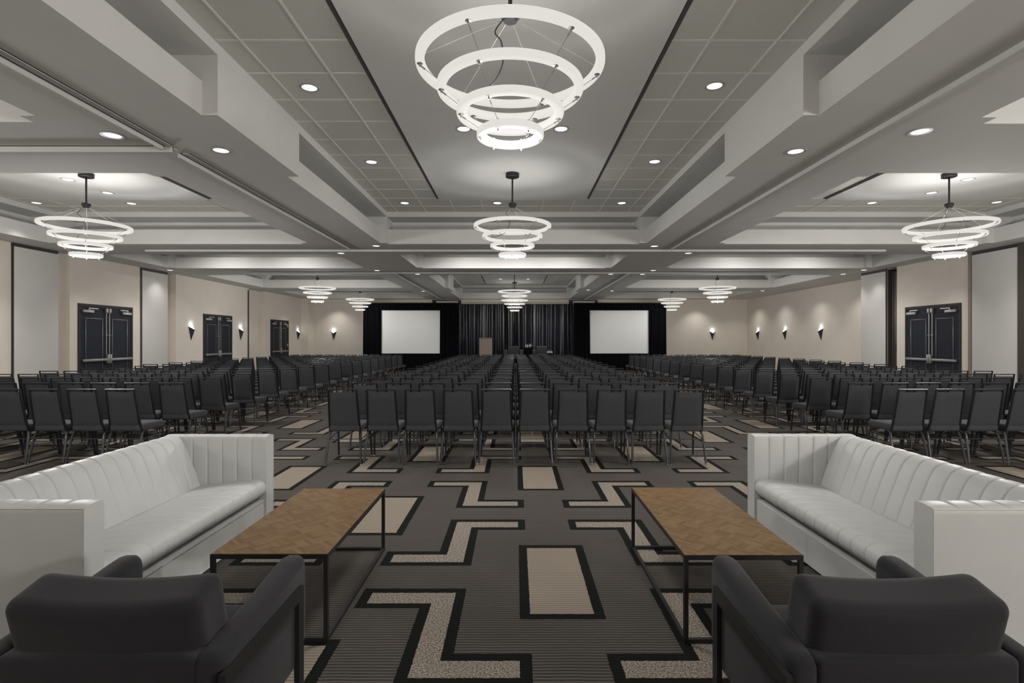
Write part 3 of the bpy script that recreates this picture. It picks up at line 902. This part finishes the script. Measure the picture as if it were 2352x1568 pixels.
# the 300 chairs that show largest, by block, row and seat
KEEP_HEX = '7e0fc3fcfffffffffffffdffff80c03008020080200fffffffffffffffffffffffff004000000000000003e0fc3fcffbffffffffffdffff84c03008030080200'
def importance(s):
    bl, r, c, x, y, a = s
    if abs(x) / y > 0.97: return -1
    return -y
if KEEP_HEX:
    bits = bin(int(KEEP_HEX, 16))[3:]
    keep = {i for i, ch in enumerate(bits[:len(spots)]) if ch == '1'}
else:
    order = sorted(range(len(spots)), key=lambda i: -importance(spots[i]))
    keep = set(order[:300])
ch0 = None
stuff = nb()
PART_ROWS = 9
for i, s in enumerate(spots):
    bl, r, c, x, y, a = s
    row = 'nearest row' if r == 0 else '%s nearest row' % ORD[r]
    if bl == 1: lab = 'black banquet chair, %s from the left in the %s, centre block' % (ORD[c], row)
    else: lab = 'black banquet chair, %s from the aisle in the %s, %s block' % (ORD[c], row, 'left' if bl == 0 else 'right')
    if i in keep:
        if r < PART_ROWS:
            if ch0 is None:
                ch0 = first_chair(); ch0.location = (x, y, 0); ch0.rotation_euler = (0, 0, a); ch0['label'] = lab
            else: dup(ch0, (x, y, 0), a, lab)
        else:
            o = link('banquet_chair', CHAIR_ME); o.location = (x, y, 0); o.rotation_euler = (0, 0, a)
            tag(o, lab, 'chair', 'black banquet chairs set in rows')
    else:
        n0 = len(stuff.verts); stuff.from_mesh(CHAIR_ME); stuff.verts.ensure_lookup_table()
        Mx = Matrix.Translation((x, y, 0)) @ Matrix.Rotation(a, 4, 'Z')
        bmesh.ops.transform(stuff, matrix=Mx, verts=stuff.verts[n0:])
me = bpy.data.meshes.new('banquet_chairs'); stuff.to_mesh(me); stuff.free()
for m in (M_FRAME, M_CHAIRFAB, M_LEG, M_CHROME): me.materials.append(m)
tag(link('banquet_chairs', me), 'remaining black banquet chairs, mostly hidden deep in the rows', 'chairs', 'black banquet chairs set in rows', 'stuff')

# ------------------------------------------------------------------ sofas
def chan(v, v0, v1, n, depth=0.007, bul=0.0035):
    """offset of channel tufting at v"""
    p = (v1 - v0) / n
    f = ((v - v0) / p) % 1.0
    d = min(f, 1 - f) * p
    return bul * math.sin(PI * f) ** 0.6 - depth * math.exp(-(d / 0.005) ** 2)
def cvals(v0, v1, n):
    p = (v1 - v0) / n; out = []
    for k in range(n):
        for f in (0, 0.04, 0.09, 0.18, 0.35, 0.5, 0.65, 0.82, 0.91, 0.96): out.append(v0 + (k + f) * p)
    return out + [v1]
def sofa(x_front, sg, y0, length, label, group):
    """local: u from the front plane towards the back, v along the length, z up; sg = direction of u in x"""
    t = thing('channel_sofa', label, 'sofa', (x_front, y0, 0), 0, group)
    mp = lambda u, z, v: (sg * u, v, z)
    AT = 0.125
    v0, v1 = AT - 0.004, length - AT + 0.004
    N = 14
    # backrest
    prof = [(0.50, 0.16), (0.522, 0.32), (0.555, 0.42), (0.592, 0.52), (0.63, 0.62), (0.655, 0.675), (0.68, 0.712), (0.71, 0.734), (0.745, 0.742), (0.785, 0.738), (0.812, 0.722), (0.826, 0.69), (0.83, 0.6), (0.83, 0.03), (0.6, 0.03), (0.5, 0.05)]
    wt = [0.2, 1, 1, 1, 1, 1, 1, 1, 1, 0.8, 0.5, 0.2] + [0] * 4
    b = nb(); profile_solid(b, prof, cvals(v0, v1, N), mp, lambda i, v: wt[i] * chan(v, v0, v1, N))
    obj('backrest', b, M_LEATHER, t, ang=60)
    # seat
    prof = [(0.56, 0.335), (0.45, 0.35), (0.34, 0.366), (0.22, 0.380), (0.12, 0.388), (0.07, 0.388), (0.035, 0.380), (0.012, 0.362), (0.002, 0.335), (0.004, 0.300), (0.018, 0.272), (0.04, 0.258), (0.07, 0.252), (0.5, 0.245), (0.56, 0.25)]
    wt = [0.4, .6, .6, .6, .6, .7, .8, 0.8, 0.8, 0.7, 0.5, 0.3, 0, 0, 0]
    b = nb(); profile_solid(b, prof, cvals(v0, v1, N), mp, lambda i, v: wt[i] * 0.8 * chan(v, v0, v1, N))
    obj('seat', b, M_LEATHER, t, ang=60)
    b = nb(); box(b, 0, 1, 0, 1, 0, 1)
    for v in b.verts: v.co = Vector(mp(0.014 + v.co.x * 0.58, 0.012 + v.co.z * 0.218, v0 + 0.006 + v.co.y * (v1 - v0 - 0.012)))
    bmesh.ops.bevel(b, geom=b.edges[:], offset=0.008, segments=2, affect='EDGES')
    obj('base', b, M_LEATHER, t)
    b = nb(); box(b, 0, 1, 0, 1, 0, 1)
    for v in b.verts: v.co = Vector(mp(0.05 + v.co.x * 0.7, v.co.z * 0.03, 0.05 + v.co.y * (length - 0.1)))
    obj('plinth', b, M_DARK, t, smooth=False)
    # arms: profile across the thickness, channels along u
    for k in (0, 1):
        if k == 0: tr = lambda a: a                    # inner side towards +v
        else: tr = lambda a: length - a
        pr = [(0.0, 0.012), (0.0, 0.55), (0.0, 0.70), (0.001, 0.722), (0.006, 0.730), (0.03, 0.735), (0.06, 0.738), (0.09, 0.737), (0.112, 0.734), (0.121, 0.727), (0.125, 0.712), (0.125, 0.50), (0.125, 0.30), (0.125, 0.012)]
        wt = [0, 0, 0, 0, 0.3, 0.9, 1, 1, 1, 1, 1, 1, 1, 0.5]
        n = 7
        us = cvals(0.0, 0.828, n)
        b = nb(); profile_solid(b, pr, us, lambda a, z, u: (sg * u, tr(a), z), lambda i, u: wt[i] * 0.8 * chan(u, 0, 0.828, n) * min(1, u / 0.02))
        ar = obj('armrest', b, M_LEATHER, t, ang=60)
        b = nb()
        w = 0.0035
        tube(b, [(sg * 0.0, tr(0.001), 0.02), (sg * 0.0, tr(0.001), 0.722)], w, 6)
        tube(b, [(sg * 0.0, tr(0.002), 0.724), (sg * 0.82, tr(0.002), 0.724)], w, 6)
        obj('piping', b, M_WELT, ar)
    return t
sofa(-2.0, -1, 2.51, 1.965, 'white channel-tufted leather sofa on the left behind the dark armchair', 'white leather sofas')
sofa(1.925, 1, 2.495, 1.995, 'white channel-tufted leather sofa on the right behind the dark armchair', 'white leather sofas')

# ------------------------------------------------------------------ coffee tables
def table(x0, x1, y0, y1, label):
    cx, cy = (x0 + x1) / 2, (y0 + y1) / 2
    hx, hy = (x1 - x0) / 2, (y1 - y0) / 2
    t = thing('coffee_table', label, 'table', (cx, cy, 0), 0, 'parquet coffee tables')
    zt = 0.441; w = 0.021
    b = nb(); box(b, -hx + 0.003, hx - 0.003, -hy + 0.003, hy - 0.003, zt - 0.016, zt, 0.0015, 1); obj('tabletop', b, M_WOOD, t)
    b = nb()
    for z0 in (zt - 0.025 - 0.001, 0.0):
        z1 = z0 + (0.022 if z0 > 0 else w)
        for s in (-1, 1):
            if z0 > 0:
                z1 = zt - 0.003
            box(b, s * hx - (w if s > 0 else 0), s * hx + (0 if s > 0 else w), -hy, hy, z0, z1)
            box(b, -hx + w, hx - w, s * hy - (w if s > 0 else 0), s * hy + (0 if s > 0 else w), z0, z1)
    obj('frame', b, M_BLACKMETAL, t, smooth=False)
    for sx in (-1, 1):
        for sy in (-1, 1):
            b = nb()
            xa = hx - w if sx > 0 else -hx; ya = hy - w if sy > 0 else -hy
            box(b, xa, xa + w, ya, ya + w, w, zt - 0.026); obj('leg', b, M_BLACKMETAL, t, smooth=False)
table(-1.524, -0.937, 2.703, 3.897, 'parquet coffee table on a black frame before the left sofa')
table(0.838, 1.43, 2.69, 3.92, 'parquet coffee table on a black frame before the right sofa')

# ------------------------------------------------------------------ armchairs (seen from behind)
def armchair(cx, hw, y_b, y_f, label, rz=0.0):
    """cx centre, hw half outer width; the chair faces +y; local y from the back"""
    t = thing('lounge_armchair', label, 'armchair', (cx, y_b, 0), rz, 'dark twill lounge armchairs')
    L = y_f - y_b
    AT = 0.098
    # arms
    for s in (-1, 1):
        b = nb()
        pr = [(0.0, 0.25), (0.03, 0.21), (0.08, 0.20), (L - 0.08, 0.20), (L - 0.035, 0.215), (L - 0.012, 0.245), (L, 0.29), (L, 0.58), (L - 0.004, 0.602), (L - 0.016, 0.617), (L - 0.04, 0.622), (L - 0.10, 0.618), (0.30, 0.588), (0.05, 0.566), (0.012, 0.560), (0.0, 0.545)]
        ws = [0, 0.006, 0.016, 0.03, 0.05, 0.068, 0.082, 0.092, AT]
        ins = [0.026, 0.013, 0.005, 0.0, 0.0, 0.0, 0.005, 0.013, 0.026]
        cyy, czz = L / 2, 0.4
        rings = []
        for a, i_ in zip(ws, ins):
            x = s * (hw - a)
            ring = []
            for (y, z) in pr:
                ny = max(-1, min(1, (y - cyy) / (L / 2))); nz = max(-1, min(1, (z - czz) / 0.2))
                iy = i_ * math.copysign(1, ny) * (1 if abs(ny) > 0.85 else 0); iz = i_ * math.copysign(1, nz) * (1 if abs(nz) > 0.72 else 0)
                ring.append(b.verts.new((x, y - iy, z - iz)))
            rings.append(ring)
        n = len(pr)
        for A, B in zip(rings, rings[1:]):
            for i in range(n): b.faces.new((A[i], A[(i + 1) % n], B[(i + 1) % n], B[i]))
        b.faces.new(rings[0][::-1]); b.faces.new(rings[-1])
        obj('armrest', b, M_ARMCH, t, ang=50)
    # back panel
    b = nb(); soft_box(b, 0, 0.045, 0.382, hw - AT + 0.012, 0.045, 0.182, 0.020, 8, (0, 0.004, 0.0)); bk = obj('back_panel', b, M_ARMCH, t)
    b = nb(); tube(b, [(-hw + AT, 0.004, 0.545), (hw - AT, 0.004, 0.545)], 0.003, 6); obj('piping', b, M_ARMCH, bk)
    # seat
    b = nb(); soft_box(b, 0, 0.09 + (L - 0.09) / 2, 0.33, hw - AT - 0.004, (L - 0.10) / 2, 0.09, 0.04, 8, (0, 0, 0.018)); obj('seat_cushion', b, M_ARMCH, t)
    # loose back cushion, leaning back over the rail
    M_ = Matrix.Rotation(math.radians(14), 3, 'X')
    b = nb(); soft_box(b, 0, 0.135, 0.575, hw - AT + 0.010, 0.090, 0.172, 0.042, 12, (-0.004, 0.020, 0.0), M=M_)
    for v in b.verts:
        k = min(1, max(0, (v.co.z - 0.50) / 0.25)); k = k * k * (3 - 2 * k)
        v.co.z -= 0.022 * k * math.cos(PI / 2 * v.co.x / (hw - AT + 0.02))
    cu = obj('back_cushion', b, M_ARMCH, t, ang=60)
    # flat bar frame loop outside each arm
    for s in (-1, 1):
        b = nb(); x0 = s * (hw - 0.002); x1 = s * (hw + 0.018); xa, xb = min(x0, x1), max(x0, x1)
        yf = L - 0.085; yr = -0.02
        box(b, xa, xb, yr, yf, 0.478, 0.525); box(b, xa, xb, yf - 0.048, yf, 0.0, 0.478); box(b, xa, xb, yr, yr + 0.048, 0.0, 0.478); box(b, xa, xb, yr + 0.048, yf - 0.048, 0.0, 0.04)
        obj('side_frame', b, M_BLACKMETAL, t, smooth=False)
armchair(-1.252, 0.385, 1.605, 2.26, 'charcoal twill armchair at lower left, facing the tables')
armchair(1.195, 0.388, 1.600, 2.255, 'charcoal twill armchair at lower right, facing the tables')

# ------------------------------------------------------------------ stage, drapes, screens
def drape(name, x0, x1, y, z0, z1, lam, amp, m, parent, seed=0, nz=8, flare=0.0, facing=-1):
    rg = random.Random(seed)
    n = max(8, int((x1 - x0) / (lam / 10)))
    ph = [rg.uniform(0, 6.28) for _ in range(6)]
    b = nb(); G = []
    for j in range(nz + 1):
        v = j / nz; z = z0 + (z1 - z0) * v
        row = []
        for i in range(n + 1):
            u = i / n; x = x0 + (x1 - x0) * u
            xx = x + flare * (1 - v) * (2 * u - 1)
            q = x + 0.05 * math.sin(2.1 * x + ph[3] + 0.6 * v)
            o = math.sin(2 * PI * q / lam + ph[0]) + 0.55 * math.sin(2 * PI * q / (lam * 1.73) + ph[1] + 0.5 * v) + 0.35 * math.sin(2 * PI * q / (lam * 0.61) + ph[2] - 0.4 * v)
            row.append(b.verts.new((xx, y + facing * amp * 0.5 * o, z)))
        G.append(row)
    for j in range(nz):
        for i in range(n): b.faces.new((G[j][i], G[j][i + 1], G[j + 1][i + 1], G[j + 1][i]))
    o = obj(name, b, m, parent, ang=80)
    return o
b = nb(); box(b, -2.58, 2.6, 23.6, 26.95, 0.02, 0.40, 0.01)
st = tag(obj('stage_platform', b, M_STAGE), 'low black stage platform in front of the centre curtain', 'stage')
b = nb(); box(b, -2.56, 2.58, 23.62, 26.9, 0.0, 0.022); obj('stage_base', b, M_DARK, st, smooth=False)
t = thing('stage_curtain', 'pleated dark satin curtain hanging behind the stage', 'curtain', (0, 0, 0))
drape('curtain_cloth', -2.95, 2.86, 27.12, 0.02, 3.27, 0.27, 0.15, M_SATIN, t, 5, 10)
b = nb(); tube(b, [(-2.95, 27.12, 3.28), (2.86, 27.12, 3.28)], 0.02, 8); obj('curtain_pole', b, M_BLACKMETAL, t)
for x in (-2.93, 0.0, 2.84):
    b = nb(); tube(b, [(x, 27.24, 0.0), (x, 27.24, 3.28)], 0.02, 8); box(b, x - 0.15, x + 0.15, 27.19, 27.29, 0, 0.012); obj('upright', b, M_BLACKMETAL, t)
def screen(x0, x1, dx0, dx1, label, seed):
    y = 25.8
    zb, zt = 0.862, 2.919
    t = thing('projection_screen', label, 'screen', ((x0 + x1) / 2, y, 0), 0, 'draped projection screens')
    cx = (x0 + x1) / 2
    b = nb()
    n = 12; G = []
    for j in range(n + 1):
        row = []
        for i in range(n + 1):
            u, v = i / n * 2 - 1, j / n * 2 - 1
            row.append(b.verts.new(((x1 - x0) / 2 * u * (1 - 0.006 * (1 - v * v)), 0.0, (zt + zb) / 2 + (zt - zb) / 2 * v * (1 - 0.010 * (1 - u * u)))))
        G.append(row)
    for j in range(n):
        for i in range(n): b.faces.new((G[j][i], G[j][i + 1], G[j + 1][i + 1], G[j + 1][i]))
    obj('screen_surface', b, M_SCREEN, t)
    b = nb()
    hx = (x1 - x0) / 2
    for (a0, a1, c0, c1) in ((-hx - 0.05, -hx - 0.01, zb - 0.05, zt + 0.05), (hx + 0.01, hx + 0.05, zb - 0.05, zt + 0.05), (-hx - 0.01, hx + 0.01, zt + 0.01, zt + 0.05), (-hx - 0.01, hx + 0.01, zb - 0.05, zb - 0.01)):
        box(b, a0, a1, 0.02, 0.06, c0, c1)
    obj('screen_frame', b, M_BLACKMETAL, t, smooth=False)
    for s in (-1, 1):
        b = nb(); box(b, s * (hx + 0.03) - 0.02, s * (hx + 0.03) + 0.02, 0.02, 0.06, 0.0, zb); box(b, s * (hx + 0.03) - 0.02, s * (hx + 0.03) + 0.02, -0.0, 0.5, 0.0, 0.03); obj('leg', b, M_BLACKMETAL, t, smooth=False)
    d0, d1 = dx0 - cx, dx1 - cx
    drape('side_drape', d0, -hx - 0.005, -0.06, 0.02, 3.245, 0.16, 0.05, M_VELVET, t, seed, flare=0.03)
    drape('side_drape', hx + 0.005, d1, -0.06, 0.02, 3.245, 0.16, 0.05, M_VELVET, t, seed + 1, flare=0.03)
    drape('valance', d0, d1, -0.075, zt - 0.01, 3.255, 0.16, 0.03, M_VELVET, t, seed + 2, nz=3)
    drape('skirt', -hx - 0.1, hx + 0.1, -0.075, 0.02, zb + 0.005, 0.2, 0.045, M_VELVET, t, seed + 3)
    b = nb(); tube(b, [(d0, -0.05, 3.255), (d1, -0.05, 3.255)], 0.02, 8); obj('drape_pole', b, M_BLACKMETAL, t)
    return t
sl = screen(-6.378, -3.586, -7.22, -2.72, 'white projection screen in black drape, left of the stage', 20)
sr = screen(3.53, 6.337, 2.76, 7.15, 'white projection screen in black drape, right of the stage', 40)
b = nb()
cxr = (3.53 + 6.337) / 2
sweep(b, [(3.535 - cxr, -0.004, 2.70), (3.71 - cxr, -0.004, 2.90)], rrect(0.016, 0.004, 0.001, 1)); obj('strap', b, M_DARK, sr, smooth=False)

t = thing('lectern', 'wood veneer lectern standing on the stage', 'lectern', (-1.42, 25.95, 0.402))
b = nb()
prof = [(-0.2, 0.0), (0.22, 0.0), (0.22, 1.02), (0.2, 1.06), (-0.2, 1.17)]
profile_solid(b, prof, [-0.305, 0.305], lambda a, z, v: (v, a, z)); obj('body', b, M_LECT, t, smooth=False)
b = nb(); box(b, -0.315, 0.315, -0.215, 0.23, 1.172, 1.19, 0.003, M=Matrix.Translation((0, 0, 1.18)) @ Matrix.Rotation(math.radians(-15.5), 4, 'X') @ Matrix.Translation((0, 0.0, -1.225)))
obj('reading_shelf', b, M_LECT, t)
b = nb(); box(b, -0.29, 0.29, -0.18, 0.2, -0.0, 0.002); obj('base', b, M_DARK, t, smooth=False)

def stage_chair(x, label):
    t = thing('stage_armchair', label, 'armchair', (x, 26.15, 0.402), 0, 'dark armchairs on the stage')
    b = nb(); soft_box(b, 0, 0.28, 0.52, 0.275, 0.085, 0.29, 0.04, 5); obj('backrest', b, M_STAGECH, t)
    for s in (-1, 1):
        b = nb(); soft_box(b, s * 0.375, 0.0, 0.36, 0.095, 0.36, 0.27, 0.04, 5); obj('armrest', b, M_STAGECH, t)
    b = nb(); soft_box(b, 0, -0.06, 0.30, 0.278, 0.28, 0.12, 0.04, 5); obj('seat', b, M_STAGECH, t)
    for sx in (-1, 1):
        for sy in (-1, 1):
            b = nb(); box(b, sx * 0.37 - 0.025, sx * 0.37 + 0.025, sy * 0.27 - 0.025, sy * 0.27 + 0.025, 0, 0.1); obj('leg', b, M_BLACKMETAL, t, smooth=False)
stage_chair(-0.09, 'dark armchair on the stage directly below the centre chandeliers')
stage_chair(1.28, 'dark armchair on the stage right of the small draped table')
t = thing('cocktail_table', 'small round table in black cloth between the stage armchairs', 'table', (0.62, 26.05, 0.402))
b = nb(); lathe(b, [(0, 0.745), (0.19, 0.745), (0.195, 0.73), (0.15, 0.5), (0.15, 0.25), (0.18, 0.0), (0, 0.0)], 24); obj('tablecloth', b, M_VELVET, t)
b = nb(); lathe(b, [(0, 0.746), (0.19, 0.746), (0.19, 0.752), (0, 0.752)], 24); obj('tabletop', b, M_BLACKMETAL, t)
zt_ = 0.402 + 0.7525
t = thing('water_pitcher', 'shiny steel water pitcher on the draped stage table', 'pitcher', (0.70, 26.03, zt_))
b = nb(); lathe(b, [(0, 0), (0.055, 0), (0.066, 0.05), (0.06, 0.12), (0.045, 0.16), (0.055, 0.19), (0.05, 0.19), (0.04, 0.16), (0, 0.02)], 20); obj('jug', b, M_CHROME, t)
b = nb(); tube(b, [(0.05, 0, 0.165), (0.10, 0, 0.15), (0.105, 0, 0.09), (0.064, 0, 0.05)], 0.007, 6); obj('handle', b, M_CHROME, t)
for k, (dx, dy, l) in enumerate(((-0.12, 0.03, 'leftmost water glass on the draped stage table'), (-0.04, -0.05, 'front water glass beside the pitcher on the stage table'), (-0.04, 0.08, 'rear water glass beside the pitcher on the stage table'))):
    b = nb(); lathe(b, [(0, 0), (0.028, 0), (0.036, 0.125), (0.033, 0.125), (0.026, 0.008), (0, 0.008)], 16)
    o = obj('water_glass', b, M_GLASS); o.location = (0.62 + dx, 26.05 + dy, zt_); tag(o, l, 'glass', 'water glasses on the stage table')
t = thing('side_stool', 'small pale low stool beside the right stage armchair', 'stool', (1.62, 25.62, 0.402))
b = nb(); box(b, -0.13, 0.13, -0.12, 0.12, 0.5, 0.56, 0.006); obj('top', b, M_PALE, t)
for sx in (-1, 1):
    for sy in (-1, 1):
        b = nb(); box(b, sx * 0.1 - 0.015, sx * 0.1 + 0.015, sy * 0.09 - 0.015, sy * 0.09 + 0.015, 0, 0.5); obj('leg', b, M_BLACKMETAL, t, smooth=False)

# ------------------------------------------------------------------ unseen lamps added for even brightness (in coffers, along walls, around the lens)
for x in (-8.2, -6.2, -1.4, 0.0, 1.4, 6.2, 8.2): spot(x, 14.2, ZT - 0.05, 190, 150, 0.9, rot=(math.radians(18), 0, 0))
for y in (-2.6, 0.2):
    for x in (-8, -4.0, 4.0, 8): spot(x, y, ZS - 0.05 if abs(x) in (4.0,) else ZT - 0.05, E1, 120)
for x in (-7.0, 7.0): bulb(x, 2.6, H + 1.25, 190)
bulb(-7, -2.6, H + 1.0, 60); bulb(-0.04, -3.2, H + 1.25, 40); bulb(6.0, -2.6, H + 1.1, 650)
for y in (10.5, 13.2, 15.0, 19.0, 22.0, 25.0): spot(-9.75, y, ZS - 0.05, 40, 100, 0.8)
for y in (11.2, 13.2, 15.0, 19.5, 24.5): spot(9.9, y, ZS - 0.05, 40, 100, 0.8)
for x in (-9.0, -5.0, 5.0, 9.2): spot(x, 26.75 if abs(x) < 6 else 26.9, ZS - 0.05, 80, 110, 0.9)
for x in (-4.9, 4.9): spot(x, 22.9, ZS - 0.05, 75, 90, 0.9, rot=(math.radians(42), 0, 0))  # added without fixtures, to light the screens evenly
for y in (18.4, 20.9, 23.7, 26.2): spot(11.0, y, ZS - 0.05, 60, 120, 0.9)  # added wash to brighten the far right wall
for x in (-1.9, 1.3, 2.2): spot(x, 25.9, ZT - 0.05, 230, 60, 0.6, rot=(math.radians(14), 0, 0), col=(0.85, 0.9, 1.0))  # added to put highlights on the curtain folds

w = bpy.data.worlds.new('world'); SC.world = w; w.use_nodes = True
w.node_tree.nodes['Background'].inputs[0].default_value = (0.5, 0.5, 0.5, 1)
w.node_tree.nodes['Background'].inputs[1].default_value = 0.0
vs = SC.view_settings
vs.view_transform = 'Standard'; vs.look = 'None'; vs.gamma = 1; vs.use_curve_mapping = False
vs.exposure = -0.10
SC.cycles.use_denoising = True
SC.cycles.use_adaptive_sampling = True; SC.cycles.adaptive_threshold = 0.02
SC.cycles.max_bounces = 8; SC.cycles.diffuse_bounces = 5
SC.cycles.use_light_tree = True
SC.cycles.sample_clamp_indirect = 3.0
bpy.context.view_layer.update()
